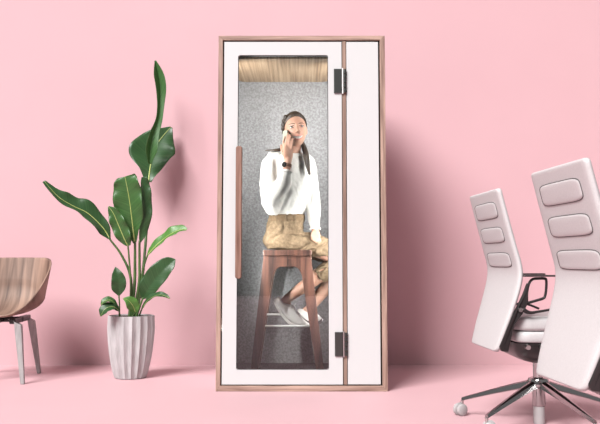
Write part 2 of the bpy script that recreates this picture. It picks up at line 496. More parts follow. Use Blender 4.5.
def head_mesh(bm, seg=48, inflate=0):
    rs = []
    for i in range(1, 32):
        a = PI * i / 32 - PI / 2
        rs.append([HM @ head_pt((math.cos(a) * math.cos(2 * PI * k / seg), math.cos(a) * math.sin(2 * PI * k / seg), math.sin(a))) for k in range(seg)])
    rings(bm, rs)
body = bmesh.new()
head_mesh(body)
def hl(x, y, z): return HM @ Vector((x, y, z))
# nose
tube(body, [hl(0, -.089, .012), hl(0, -.101, -.012), hl(0, -.113, -.034)], [.0075, .0085, .0105], 10, 8, round_ends=True)
for s in (1, -1):
    ellipsoid(body, hl(s * .011, -.100, -.040), (.008, .010, .007), seg=12)
    ellipsoid(body, hl(s * .0745, .012, -.012), (.008, .020, .032), HM.to_3x3(), seg=14)
# neck and trunk
tube(body, [hl(0, .022, -.05), P(294, 147, 5.405), P(293, 154, 5.41), P(291.5, 161, 5.415)], [.052, .050, .052, .066], 18, 12)
def ering(cx, cy, Y, hw, dp, n=28, tilt=0):
    c = P(cx, cy, Y); w = hw * PXM
    return [c + Vector((w * math.cos(2 * PI * k / n), dp * math.sin(2 * PI * k / n), tilt * w * math.cos(2 * PI * k / n))) for k in range(n)]
rings(body, [ering(*a) for a in ((291, 156, 5.415, 11, .06), (290.5, 161, 5.415, 17, .075), (289.5, 175, 5.415, 17, .09), (287, 205, 5.42, 14, .09), (286, 228, 5.43, 16, .095), (285, 243, 5.44, 15, .10))])
# upper arms, forearms
RW = P(287.3, 167.0, 5.262)      # right wrist (viewer left)
LW = P(315.0, 230.0, 5.345)      # left wrist
tube(body, [P(273, 162, 5.38), P(270.5, 185, 5.33), P(271.5, 204, 5.295)], [.046, .040, .036], 14, 8, round_ends=True)
tube(body, [P(271.5, 204, 5.295), P(279, 187, 5.275), RW, P(288, 160, 5.268)], [.037, .036, .024, .023], 14, 10, round_ends=True)
tube(body, [P(308, 165, 5.44), P(312, 185, 5.425), P(313, 201, 5.41)], [.045, .040, .035], 14, 8, round_ends=True)
tube(body, [P(313, 201, 5.41), P(314.5, 217, 5.375), LW, P(315.6, 233, 5.335)], [.035, .033, .024, .023], 14, 10, round_ends=True)
# right hand, palm on the phone, four fingers and thumb
tube(body, [P(288, 162, 5.268), P(288, 155, 5.275), P(288, 148.5, 5.285)], [.026, .036, .036], 16, 8, flat=(Vector((.45, -.89, 0)).normalized(), .42), round_ends=True)
fr_ = .0082
for base, mid, tip, r in (((283.4, 148.8, 5.292), (283.6, 142, 5.288), (285.0, 136.8, 5.297), .0076),
                          ((286.3, 147.8, 5.286), (286.8, 140.2, 5.276), (288.2, 133.6, 5.288), .0084),
                          ((288.9, 148.0, 5.282), (289.3, 141, 5.272), (290.4, 135.2, 5.284), .0084),
                          ((291.4, 149.8, 5.282), (291.8, 143.4, 5.272), (292.8, 138.2, 5.286), .0080)):
    tube(body, [P(*base), P(*mid), P(*tip)], [r * 1.1, r, r * .82], 10, 8, round_ends=True)
tube(body, [P(286.5, 158, 5.285), P(282.6, 152.5, 5.305), P(281.2, 145.5, 5.325)], [.013, .0105, .0085], 10, 8, round_ends=True)
# left hand resting on the thigh
tube(body, [P(315.4, 231, 5.338), P(315.6, 234, 5.318), P(315.8, 236.5, 5.300)], [.024, .031, .031], 16, 8, flat=(Vector((0, -.8, .6)).normalized(), .42), round_ends=True)
for k, (dx, ln) in enumerate(((-2.8, 4.6), (-1.0, 5.6), (.9, 5.9), (2.7, 5.0))):
    tube(body, [P(315.6 + dx, 236, 5.300), P(316.3 + dx * 1.15, 236.4 + ln * .5, 5.276), P(317.2 + dx * 1.2, 236.6 + ln, 5.274)], [.0088, .0082, .0068], 10, 8, round_ends=True)
tube(body, [P(313.6, 232.5, 5.325), P(311.8, 235.5, 5.300), P(312.0, 239, 5.285)], [.012, .0098, .008], 10, 8, round_ends=True)
# legs
KN, AN = P(343, 260, 5.37), P(285.5, 300.5, 5.45)
tube(body, [P(283, 240, 5.43), P(312, 246, 5.39), KN], [.075, .066, .052], 16, 10, round_ends=True)
tube(body, [KN, P(325, 271, 5.40), P(306, 285, 5.43), AN, P(287, 305, 5.455)], [.052, .055, .043, .030, .030], 16, 14, round_ends=True)
KN2, AN2 = P(342, 264, 5.53), P(309, 309, 5.50)
tube(body, [P(288, 242, 5.50), P(318, 250, 5.52), KN2], [.072, .064, .052], 16, 10, round_ends=True)
tube(body, [KN2, P(334, 276, 5.52), P(322, 293, 5.51), AN2], [.052, .054, .040, .030], 16, 14, round_ends=True)
# feet inside the shoes
tube(body, [P(284, 303, 5.455), P(291, 314, 5.455), P(303, 323, 5.455)], [.030, .030, .022], 12, 8, round_ends=True)
tube(body, [P(306, 311, 5.50), P(311, 317, 5.50), P(316, 320, 5.50)], [.028, .028, .022], 12, 8, round_ends=True)
body = remeshed(body, .0042, 3, .5)
body_bvh = BVHTree.FromBMesh(body)
obj('body', body, M['skin'], person, smooth=True)
fdir = (HM.to_3x3() @ Vector((0, 1, 0))).normalized()
def on_face(x, z, off=.001):
    """point on the face surface at head coordinates x,z"""
    o = HM @ Vector((x, -.25, z))
    h = body_bvh.ray_cast(o, fdir)
    return (h[0] - fdir * off) if h[0] is not None else HM @ Vector((x, -.09, z))
for s in (-1, 1):
    c = on_face(s * .0325, .001, 0) + fdir * .0098
    gz = (HM.to_3x3() @ Vector((.16, -1, .08))).normalized()
    b = bmesh.new(); rot = gz.to_track_quat('Z', 'Y').to_matrix()
    ellipsoid(b, c, (.0125, .0125, .0125), rot, 20)
    b.normal_update()
    for f in b.faces:
        if (f.calc_center_median() - c).normalized().dot(gz) > .74: f.material_index = 1
    obj('eye', b, [M['eyewhite'], M['iris']], person, smooth=True)
    b = bmesh.new()
    tube(b, [on_face(s * (.0325 + dx), .0068 - 14 * dx * dx, .0016) for dx in (-.016, -.010, -.004, .004, .010, .016)], [.0012, .0024, .0030, .0030, .0024, .0012], 6, 10)
    tube(b, [on_face(s * (.0325 + dx), -.0062 + 10 * dx * dx, .0010) for dx in (-.013, -.007, 0, .007, .013)], [.0006, .0012, .0014, .0012, .0006], 6, 10)
    obj('eyelashes', b, M['iris'], person, smooth=True)
    b = bmesh.new()
    tube(b, [on_face(s * (.0325 + dx), .0215 - 10 * (dx - .004) ** 2, .0006) for dx in (-.020, -.012, -.004, .006, .014, .021)], [.0018, .0028, .0030, .0028, .0022, .0010], 6, 10)
    obj('eyebrow', b, M['brow'], person, smooth=True)
# smile
up = lambda x: -.0660 + 4.5 * x * x
lo_ = lambda x: -.0865 + 19.0 * x * x
b = bmesh.new(); vv = []
xs = [-.0300 + .060 * k / 12 for k in range(13)]
for x in xs:
    u_, l_ = up(x), min(lo_(x), up(x) - .0004)
    vv.append([b.verts.new(on_face(x, u_ + (l_ - u_) * q / 3, .0016)) for q in range(4)])
for a, c in zip(vv, vv[1:]):
    for q in range(3): b.faces.new((a[q], a[q + 1], c[q + 1], c[q]))
bmesh.ops.solidify(b, geom=b.faces[:], thickness=.002)
obj('teeth', b, M['teeth'], person, smooth=True)
b = bmesh.new()
xs = [-.032 + .064 * k / 10 for k in range(11)]
rr = [.0012 + .0026 * (1 - (x / .033) ** 2) for x in xs]
tube(b, [on_face(x, up(x) + .0014, .0016) for x in xs], rr, 8, 16)
tube(b, [on_face(x, min(lo_(x), up(x)) - .0016, .0016) for x in xs], [r * 1.25 for r in rr], 8, 16)
obj('lips', b, M['lip'], person, smooth=True)
# hair cap, pulled back
b = bmesh.new(); seg = 64; rws = []
for i in range(1, 48):
    a = PI * i / 48 - PI / 2; row = []
    for k in range(seg):
        t_ = 2 * PI * k / seg
        d = Vector((math.cos(a) * math.cos(t_), math.cos(a) * math.sin(t_), math.sin(a)))
        p = head_pt(d, 0, False)
        keep = p.y + .026 + 1.25 * (p.z - .030) + .06 * abs(p.x) * (1 if p.z > .03 else 0)
        w = max(min(keep / .022, 1), -1)
        wv = .0016 * math.sin(26 * t_ + 8 * p.z / .1)
        off = -.006 if w < 0 else (-.006 + .018 * (w * w * (3 - 2 * w))) + wv * w
        row.append((HM @ (p + d * off), w))
    rws.append(row)
vr = [[b.verts.new(p) for p, _ in r] for r in rws]
for i in range(len(rws) - 1):
    for k in range(seg):
        j = (k + 1) % seg
        if max(rws[i][k][1], rws[i][j][1], rws[i + 1][k][1], rws[i + 1][j][1]) > -.3:
            b.faces.new((vr[i][k], vr[i][j], vr[i + 1][j], vr[i + 1][k]))
b.faces.new(vr[-1])
for v in [v for v in b.verts if not v.link_faces]: b.verts.remove(v)
hair = obj('hair', b, M['hair'], person, smooth=True)
b = bmesh.new()
for p, r in (((-.060, -.030, .082), .020), ((-.071, -.018, .060), .021), ((-.077, -.006, .036), .021), ((-.079, .006, .012), .020), ((-.077, .016, -.012), .018), ((-.070, .022, -.034), .016)):
    ellipsoid(b, hl(*p), (r * .9, r, r * .85), seg=14)
b = remeshed(b, .004, 2)
tag(obj('hair_braid', b, M['hair'], person, smooth=True), 'dark plaited hair beside the temple')
b = bmesh.new()
tail = [(302.5, 143, 5.40), (304.5, 149, 5.365), (306.3, 157, 5.318), (307.8, 166, 5.300), (309.6, 174.5, 5.292)]
tube(b, [P(*p) for p in tail], [.013, .018, .020, .015, .004], 12, 16, round_ends=True)
for dx, dy in ((-.9, .01), (.9, -.008), (.2, -.016)):
    tube(b, [P(x + dx, y, Y + dy) for x, y, Y in tail], [.006, .010, .011, .009, .002], 8, 16, round_ends=True)
tube(b, [P(284.5, 144, 5.41), P(281, 149.2, 5.372), P(275, 150.3, 5.362), P(268, 150.4, 5.372), P(265, 150.8, 5.38)], [.008, .012, .010, .006, .002], 8, 14, round_ends=True)
obj('hair_tail', b, M['hair'], person, smooth=True)

def crease(lines, p):
    d_ = 0
    for a, b_, w, dep in lines:
        q, t_ = p.copy(), 0
        ab = b_ - a; t_ = max(0, min(1, (q - a).dot(ab) / ab.length_squared)); r_ = (a + ab * t_ - q); r_.y *= .25
        d_ -= 1.7 * dep * math.exp(-(r_.length / (1.25 * w)) ** 2) * math.sin(PI * min(max(t_ * .9 + .05, 0), 1)) ** .5
    return d_
TR_L = [(P(266, 241, 5.30), P(282, 233, 5.30), .008, .012), (P(282, 233, 5.30), P(309, 233.5, 5.30), .008, .011), (P(268, 234, 5.31), P(277, 226, 5.31), .006, .007),
        (P(297, 252, 5.30), P(309, 243, 5.30), .007, .008), (P(311, 252, 5.30), P(326, 243, 5.29), .007, .008), (P(283.5, 222, 5.31), P(284, 231, 5.31), .005, .006),
        (P(290, 222, 5.31), P(292, 230, 5.31), .005, .006), (P(314, 262, 5.32), P(328, 258, 5.32), .008, .012), (P(316, 272, 5.33), P(327, 267, 5.33), .007, .009)]
SW_L = [(P(276, 204, 5.25), P(290, 192, 5.27), .010, .012), (P(270, 196, 5.26), P(281, 184, 5.24), .009, .009), (P(287, 212, 5.28), P(293, 196, 5.27), .009, .010),
        (P(297, 212, 5.28), P(302, 190, 5.29), .009, .010), (P(309, 205, 5.37), P(313, 188, 5.37), .007, .008), (P(266, 178, 5.30), P(270, 164, 5.32), .009, .008)]
# sweater
b = bmesh.new()
rings(b, [ering(*a) for a in ((291.5, 154.5, 5.412, 10, .064, 28), (291, 157.5, 5.412, 15.5, .082, 28, -.05), (290.5, 163, 5.412, 20, .102, 28, -.05), (290, 175, 5.41, 20.5, .118, 28), (288.5, 190, 5.41, 20.5, .128, 28),
                              (286.5, 202, 5.41, 20.5, .136, 28), (285.5, 210, 5.415, 20, .134, 28), (286, 215.5, 5.42, 17.5, .116, 28))])
tube(b, [P(275, 158.5, 5.395), P(270.5, 165, 5.37), P(268.8, 185, 5.325), P(271.0, 203, 5.290), P(272.5, 208, 5.288)], [.052, .060, .058, .060, .050], 18, 14, round_ends=True)
tube(b, [P(271.8, 206, 5.288), P(278, 193, 5.272), P(284.2, 180, 5.262), P(286.6, 173, 5.262)], [.056, .058, .046, .033], 18, 12, round_ends=True)
tube(b, [P(303, 158.5, 5.43), P(308.0, 166, 5.44), P(311.0, 185, 5.425), P(312.8, 202, 5.405), P(314.2, 217, 5.372), P(315, 228, 5.350)], [.048, .054, .052, .048, .042, .032], 18, 16, round_ends=True)
b = remeshed(b, .006, 5, .5)
def sw(p):
    q = noise.noise(Vector((p.x * 22, p.y * 16, p.z * 11))) * .009 + noise.noise(Vector((p.x * 50 + p.z * 20, p.y * 34, p.z * 26))) * .004
    return q + crease(SW_L, p) * .5
wrinkle(b, sw)
# open neckline: trim what lies inside the collar
sw_o = obj('sweater', b, M['sweater'], person, smooth=True)
b = bmesh.new()
nk = []
for k in range(33):
    a = 2 * PI * k / 32
    c = P(292.6, 155.2 + 1.6 * max(-math.sin(a), 0), 5.400)
    nk.append(c + Vector((.064 * math.cos(a), .062 * math.sin(a), -.004 * math.cos(a) + .006 * math.sin(a))))
tube(b, nk, .0085, 8)
obj('sweater_collar', b, M['sweater'], sw_o, smooth=True)
for c, d, r in ((P(286.8, 171.6, 5.262), Vector((.1, 0, 1)), .034), (P(315.1, 229, 5.349), Vector((.05, -.2, -1)), .032)):
    b = bmesh.new(); q = d.to_track_quat('Z', 'Y').to_matrix()
    tube(b, [c + q @ Vector((r * math.cos(2 * PI * k / 24), r * math.sin(2 * PI * k / 24), 0)) for k in range(25)], .0065, 8)
    tube(b, [c - d * .006, c + d * .004], r, 20)
    obj('cuff', b, M['sweater'], sw_o, smooth=True, angle=50)
# trousers
b = bmesh.new()
rings(b, [ering(*a) for a in ((287.0, 211, 5.42, 16.5, .102), (286.5, 219, 5.42, 17.4, .108), (285.5, 227, 5.425, 19.0, .118), (284.0, 235, 5.43, 20.5, .132), (283.8, 243, 5.44, 20.5, .138), (285, 249.0, 5.45, 18.5, .125))])
tube(b, [P(281, 239, 5.41), P(304, 243.5, 5.375), P(328, 249, 5.36), P(343, 258.5, 5.36)], [.082, .078, .070, .064], 20, 14, round_ends=True)
tube(b, [P(343, 259.5, 5.36), P(332, 267.5, 5.385), P(319.5, 276.5, 5.405)], [.064, .069, .058], 18, 10)
tube(b, [P(288, 241, 5.50), P(315, 249, 5.51), P(342, 262, 5.52)], [.080, .074, .063], 18, 12, round_ends=True)
tube(b, [P(342, 263, 5.52), P(336, 274, 5.52), P(329, 285, 5.515)], [.062, .063, .054], 18, 10)
b = remeshed(b, .006, 5, .5)
def tr(p):
    v = noise.noise(Vector((p.x * 14 + p.z * 20, p.y * 10, p.z * 26 - p.x * 8)))
    s = .010 * v + .004 * noise.noise(Vector((p.x * 50, p.y * 30, p.z * 60)))
    s += crease(TR_L, p)
    if p.z > .95:      # pleats below the waistband
        s += .004 * math.sin((p.x + .09) * 95) * max(0, 1 - abs(p.z - 1.0) / .10)
    return s
wrinkle(b, tr)
trs = obj('trousers', b, M['khaki'], person, smooth=True)
b = bmesh.new()
rings(b, [ering(287.0, 214.5, 5.42, 17.7, .111), ering(287.0, 216.0, 5.42, 18.1, .114), ering(286.8, 219.6, 5.42, 18.3, .115), ering(286.7, 221.2, 5.42, 18.0, .112)])
wb = obj('belt', b, M['belt'], trs, smooth=True)
for x in (277, 285.5, 295):
    b = bmesh.new(); dx = (x - 287) / 18.2
    c = P(x, 218, 5.42 - .117 * math.sqrt(1 - dx * dx)); box(b, c.x - .006, c.x + .006, c.y - .004, c.y + .006, c.z - .026, c.z + .026)
    obj('belt_loop', b, M['khaki'], trs, bevel=.002)
# wristwatch
d = (P(288, 160, 5.268) - P(285, 172, 5.262)).normalized()
c = P(287.5, 165.3, 5.263)
b = bmesh.new(); tube(b, [c - d * .010, c + d * .010], .0275, 24)
ww = obj('wristwatch', b, M['strap'], person, smooth=True, angle=40)
b = bmesh.new(); q = Vector((-.75, -.65, .1)).normalized()
tube(b, [c + q * .024, c + q * .034], .0175, 20)
obj('watch_case', b, M['watch'], ww, smooth=True, angle=40)

# shoes: loft between the sole line and the top line
def shoe(bot, top, wid, Y, lean, sole_mat, lace_ts, ts):
    n = 26
    B = catmull(bot, n); Tp = catmull(top, n); Wd = catmull([(w,) for w in wid], n)
    rs = []; sl = []; ends = []
    for i in range(n + 1):
        pb = P(*B[i], Y + lean * i / n); pt = P(*Tp[i], Y + lean * i / n); w = Wd[i][0] / 2
        ring = []
        for k in range(20):
            a = 2 * PI * k / 20; ca, sa = math.cos(a), math.sin(a)
            yy = w * math.copysign(abs(ca) ** .75, ca); hh = .5 + .5 * math.copysign(abs(sa) ** .8, sa)
            taper = 1 - .35 * max(hh - .3, 0)
            ring.append(pb.lerp(pt, hh) + Vector((0, yy * taper, 0)))
        if i in (0, n):
            cm = sum(ring, Vector()) / 20; rs.insert(0, None) if False else None
            ends.append((i, [cm + (q - cm) * .72 + (Vector((-.006, 0, .002)) if i == 0 else Vector((.006, 0, -.002))) for q in ring]))
        rs.append(ring)
        up_ = (pt - pb).normalized(); w2 = w * 1.02 + .001; w2 *= .62 if i == 0 else .86 if i == 1 else 1
        sl.append([pb + Vector((0, yy, 0)) + up_ * h_ for yy, h_ in ((-w2, .010 * ts), (-w2, -.005 * ts), (-w2 * .7, -.007 * ts), (w2 * .7, -.007 * ts), (w2, -.005 * ts), (w2, .010 * ts))])
    b = bmesh.new(); rings(b, [ends[0][1]] + rs + [ends[1][1]])
    sh = obj('shoe', b, M['canvas'], person, smooth=True, angle=60)
    b = bmesh.new(); rings(b, sl)
    obj('sole', b, sole_mat, sh, smooth=True, angle=40)
    b = bmesh.new()
    for t_ in lace_ts:
        i = int(t_ * n); r0 = rs[i]
        up_ = (P(*Tp[i], Y) - P(*B[i], Y)).normalized()
        pts = [r0[k] + up_ * .003 for k in (8, 7, 6, 5, 4, 3, 2)]
        j = min(i + 1, n); pts2 = [rs[min(i + (0 if q_ % 2 else 1), n)][k] + up_ * .003 for q_, k in enumerate((2, 3, 4, 5, 6, 7, 8))]
        tube(b, pts, .0028, 6); tube(b, pts2, .0026, 6)
    i = int(lace_ts[0] * n); c0 = (rs[i][5] + rs[i][4]) / 2
    for dx, dz in ((.026, -.012), (-.012, -.026), (.030, .012), (.004, -.036)):
        tube(b, [c0, c0 + Vector((dx * .6, -.018, dz * .3 + .006)), c0 + Vector((dx, -.022, dz))], .0024, 6, 8)
    obj('laces', b, M['lace'], sh, smooth=True)
    return sh
s1 = shoe([(274.4, 300.5), (277.0, 307), (282.5, 315.5), (290.5, 323.6), (299, 326.0), (308.2, 325.6)],
          [(279.0, 296.8), (283.5, 302.3), (291.0, 304.8), (298.0, 312.6), (303.5, 319.0), (308.8, 323.0)],
          [.050, .072, .078, .088, .092, .040], 5.44, 0.0, M['rubber'], (.44, .52, .60, .68), 1.0)
tag(s1, 'nearer white canvas sneaker resting its toe on the footrest')
s2 = shoe([(297.0, 313.5), (301.5, 319.0), (307, 323.0), (312.5, 324.4), (317, 324.2), (321.8, 321.0)],
          [(299.0, 308.6), (304.0, 309.0), (309.5, 310.6), (314.5, 313.0), (318.6, 315.0), (322.2, 318.5)],
          [.060, .078, .082, .090, .088, .042], 5.50, 0.0, M['rubberdark'], (.44, .52, .60, .68), 2.0)
tag(s2, 'farther white sneaker with a dark outsole')

# smartphone held at the ear
pc = P(285.0, 141.0, 5.322)
phone = thing('smartphone', 'pale smartphone held in the seated woman\'s hand against her ear', 'phone', pc)
nrm = Vector((-.90, -.42, .05)).normalized()
zax = (P(288.2, 131, 5.31) - P(284.6, 152, 5.30)).normalized(); zax = (zax - nrm * zax.dot(nrm)).normalized()
xax = zax.cross(nrm)
PMx = Matrix((xax, nrm, zax)).transposed().to_4x4()
b = bmesh.new(); prism(b, rrect(-.035, .035, -.071, .071, .009, 4), -.0005, .0045); bmesh.ops.transform(b, matrix=PMx, verts=b.verts[:])
obj('phone_case', b, M['phone'], phone, local=True, bevel=.001)
b = bmesh.new(); prism(b, rrect(-.034, .034, -.070, .070, .008, 4), -.003, -.0007); bmesh.ops.transform(b, matrix=PMx, verts=b.verts[:])
obj('phone_screen', b, M['phonescreen'], phone, local=True)

# ------------------------------------------------------------------ potted plant
PXc, PYc = -.925, 5.585
pc0 = at(130, 380, 5.47); PXc = pc0.x * 1.02
plant = thing('potted_plant', 'tall bird of paradise plant with big green leaves in fluted grey pot', 'plant', (PXc, PYc, 0))
b = bmesh.new()
pot_h = at(130, 317, PYc - .15).z
prof = [(0, .104), (.06, .111), (.2, .125), (.4, .139), (.6, .148), (.8, .153), (1, .154)]
NF = 18; seg = NF * 10
def fl(k, amp): # sharp vertical flutes: shallow concave scallops with raised ridges
    u = (k % 10) / 10; return 1 + amp * (abs(2 * u - 1) ** 1.6 - .4)
rs = []
rs.append([Vector((PXc + .094 * math.cos(2 * PI * k / seg), PYc + .094 * math.sin(2 * PI * k / seg), .0005)) for k in range(seg)])
for u, r in prof:
    amp = .10 if .0 < u < .97 else .045
    rs.append([Vector((PXc + r * fl(k, amp) * math.cos(2 * PI * (k + 2) / seg), PYc + r * fl(k, amp) * math.sin(2 * PI * (k + 2) / seg), .004 + (pot_h - .004) * u)) for k in range(seg)])
rs.append([Vector((PXc + .148 * math.cos(2 * PI * k / seg), PYc + .148 * math.sin(2 * PI * k / seg), pot_h + .001)) for k in range(seg)])
rs.append([Vector((PXc + .145 * math.cos(2 * PI * k / seg), PYc + .145 * math.sin(2 * PI * k / seg), pot_h - .03)) for k in range(seg)])
rings(b, rs)
obj('pot', b, M['pot'], plant, smooth=True, angle=28)
b = bmesh.new(); lathe(b, [(.05, pot_h - .004), (.10, pot_h - .004), (.1445, pot_h - .010), (.1445, pot_h - .028)], (PXc, PYc, 0), 32)
obj('soil', b, M['soil'], plant, smooth=True)
soil_z = pot_h - .012

def leaf(mid, wl, wr, mat, stalk=None, stalk_r=(.012, .006), fold=.35, nrm=(0, -1, .15), rip=.012, rib=True, nu=40, nv=7, curl=0.0, twist=0.0, ribr=.0042):
    """mid: (px, py, Y) from base to tip; wl, wr: half widths in px either side of the midrib"""
    pts = [P(*m_) for m_ in mid]
    C = [Vector(p) for p in catmull([tuple(p) for p in pts], nu)]
    WL = [max(w[0], .12) * PXM for w in catmull([(w,) for w in wl], nu)]; WR = [max(w[0], .12) * PXM for w in catmull([(w,) for w in wr], nu)]
    n0 = Vector(nrm).normalized(); b = bmesh.new(); uvl = b.loops.layers.uv.new('UVMap')
    rows = []; ridge = []
    ph = random.random() * 6
    for i, c in enumerate(C):
        t = (C[min(i + 1, nu)] - C[max(i - 1, 0)]).normalized()
        nn = n0.copy()
        nn = Matrix.Rotation(twist * i / nu, 3, t) @ nn
        nn = (nn - t * nn.dot(t)).normalized(); s = t.cross(nn).normalized()
        row = []
        for k in range(-nv, nv + 1):
            v = k / nv; w = (WR[i] if v > 0 else WL[i])
            f_ = fold * (1 if not isinstance(fold, tuple) else 1)
            lift = fold * w * abs(v) - curl * w * v * v
            wave = rip * math.sin(i * .55 + ph + (2 if v > 0 else 0)) * v * v * min(1, w / .05)
            row.append((c + s * (w * v) + nn * (lift + wave), (i / nu, v)))
        rows.append(row); ridge.append((c + nn * .0012, max(ribr * (1 - .75 * i / nu), .001)))
    vr = [[b.verts.new(p) for p, _ in r] for r in rows]
    for i in range(nu):
        for k in range(2 * nv):
            f = b.faces.new((vr[i][k], vr[i][k + 1], vr[i + 1][k + 1], vr[i + 1][k]))
            for lp, uvv in zip(f.loops, (rows[i][k][1], rows[i][k + 1][1], rows[i + 1][k + 1][1], rows[i + 1][k][1])): lp[uvl].uv = uvv
    lf = obj('leaf', b, mat, plant, smooth=True)
    md = lf.modifiers.new('solid', 'SOLIDIFY'); md.thickness = .0012; md.offset = 0
    if rib:
        b = bmesh.new(); tube(b, [p for p, _ in ridge], [r for _, r in ridge], 8)
        obj('midrib', b, M['rib'], lf, smooth=True)
    if stalk:
        sp = [Vector((PXc + stalk[0][0], PYc + stalk[0][1], soil_z - .02))] + [P(*q) for q in stalk[1:]] + [C[0], C[2]]
        m_ = len(sp); rad = [stalk_r[0] + (stalk_r[1] - stalk_r[0]) * i / (m_ - 1) for i in range(m_)]
        b = bmesh.new(); tube(b, sp, rad, 10, 24)
        obj('stalk', b, M['stalk'], lf, smooth=True)
    return lf
# long leaf reaching far left
leaf([(110, 239.5, 5.50), (103, 228, 5.49), (88, 213.5, 5.46), (73, 206, 5.43), (58, 196.5, 5.40), (44, 181, 5.38)], [1, 8, 7, 5, 4.5, 2.2], [1, 6.5, 11, 10.5, 7.0, 1.2], M['leafdark'],
     [(-.012, -.01), (131, 280, 5.56), (122, 256, 5.54)], (.011, .005), .30, (.25, -.8, .55))
# upright centre leaf
leaf([(135, 244, 5.50), (133.5, 232, 5.49), (131.5, 215, 5.47), (129, 197, 5.46), (126.5, 184, 5.45), (124.8, 176.5, 5.45)], [1, 7, 15.5, 15.5, 13, 8], [1, 6, 13, 14.5, 14, 11], M['leafmid'],
     [(.0, -.01), (134.5, 285, 5.55), (135, 262, 5.52)], (.012, .007), .22, (-.15, -1, .1), ribr=.005)
leaf([(139.5, 243, 5.48), (142, 230, 5.475), (144, 212, 5.47), (144.5, 196, 5.47), (143.5, 184, 5.47), (143, 177, 5.47)], [.5, 3, 4, 4, 3, 1.5], [1, 6, 8, 7, 6, 4], M['leafdark'],
     [(.008, 0), (139, 285, 5.55), (139.5, 262, 5.53)], (.012, .006), .15, (.35, -.9, .1), rib=False)
# small leaf at its left side
leaf([(128, 246, 5.47), (124, 238, 5.45), (118.5, 225, 5.44), (113.5, 213.5, 5.43), (108.5, 206.5, 5.43)], [.8, 6, 7.5, 5.5, .8], [3, 8, 8.5, 6.5, .8], M['leafmid'],
     [(-.006, -.02), (131, 290, 5.55), (129.5, 264, 5.51)], (.008, .0045), .25, (-.1, -1, .15), ribr=.0042)
# broad leaf high up
leaf([(148.5, 182, 5.94), (149.5, 172, 5.98), (152, 158, 6.04), (156, 146, 6.09), (163, 136, 6.13), (171, 127, 6.16)], [3, 11, 27, 22, 12, 1], [3, 10, 19, 23, 15, 2], M['leafdark'],
     [(.016, .02), (141.5, 285, 5.64), (147, 225, 5.79), (148.5, 196, 5.89)], (.012, .006), .20, (.25, -.95, .2), ribr=.006)
# tall narrow rolled leaf above it
leaf([(149.5, 164, 5.93), (150.5, 150, 5.93), (153.5, 135, 5.94), (158.2, 121, 5.95), (160, 107, 5.96), (160.5, 90, 5.97), (158.5, 75, 5.97), (155.2, 60.5, 5.96)],
     [1.5, 6.5, 5.5, 3.8, 4.0, 6.0, 6.6, .8], [1.5, 6.5, 5.5, 3.8, 4.0, 5.4, 5.2, .8], M['leafmid'],
     None, fold=.9, nrm=(.35, -.9, 0), rib=False, rip=.004)
# thin bright leaf to the right
leaf([(147.5, 255.5, 5.50), (153, 249, 5.48), (162, 240.5, 5.47), (171, 234, 5.45), (180, 230, 5.44), (187, 229.5, 5.43)], [1, 5, 5.5, 7, 6, 1.5], [1, 3.6, 4.6, 5, 4.5, 1.5], M['leafbright'],
     [(.03, .0), (140, 292, 5.56), (143, 270, 5.53)], (.008, .0045), .35, (-.1, -.75, .75), rip=.006)
# large oval leaf low right
leaf([(142.5, 299, 5.52), (147, 291, 5.50), (154, 281, 5.49), (163, 270.5, 5.48), (171, 263, 5.48), (175.5, 259.5, 5.48)], [1.5, 9.5, 11.5, 11, 7.5, .6], [1, 7.5, 9.5, 9, 6, .6], M['leafdark'],
     [(.03, -.02), (140, 306, 5.54)], (.009, .005), .22, (.1, -.95, .35), rip=.005, rib=False)
# drooping leaf on the right of the rim
leaf([(141, 311, 5.50), (146, 303, 5.47), (152, 297.5, 5.45), (159, 295, 5.43), (165, 296, 5.42), (170, 298.5, 5.41)], [1, 4, 4.5, 4, 3, .5], [1, 4, 4.5, 4, 3, .5], M['leafdark'],
     [(.05, -.03)], (.007, .004), .3, (0, -.65, .9), rip=.004, ribr=.0018)
# small dark oval leaf on its own thin stem
leaf([(119, 295.5, 5.47), (118.6, 289, 5.46), (118.4, 281, 5.45), (117, 273.5, 5.45), (115.5, 267, 5.46)], [1, 6.5, 7, 5, .4], [1, 6.5, 7.5, 5, .4], M['leafdark'],
     [(-.07, -.06), (119.5, 308, 5.49)], (.006, .004), .2, (.2, -1, .1), rib=False, rip=.004)
# two low leaves over the left rim
leaf([(119, 309, 5.47), (114, 302.5, 5.43), (109, 300, 5.41), (104, 301.5, 5.40), (101, 305, 5.40)], [.8, 3, 4, 3.5, .5], [.8, 3, 4, 3.5, .5], M['leafmid'],
     [(-.06, -.07)], (.005, .004), .3, (-.1, -.7, .8), rip=.003, ribr=.0018)
leaf([(119, 311, 5.45), (114, 307, 5.41), (108, 307.5, 5.39), (103.5, 311, 5.38), (100.5, 316.5, 5.38)], [.8, 4, 5.5, 5, .5], [.8, 4, 5.5, 5, .5], M['leafdark'],
     [(-.05, -.08)], (.005, .004), .3, (-.1, -.85, .6), rip=.003, ribr=.0018)
# bright little leaf in the centre
leaf([(135.5, 313, 5.47), (134, 308, 5.45), (131, 303, 5.43), (127.5, 300, 5.42), (123, 298.5, 5.42)], [.8, 5, 6, 4, .5], [.8, 5.5, 6.5, 4, .5], M['leafbright'],
     [(.0, -.06)], (.006, .004), .25, (-.1, -.9, .45), rip=.003, ribr=.0022)

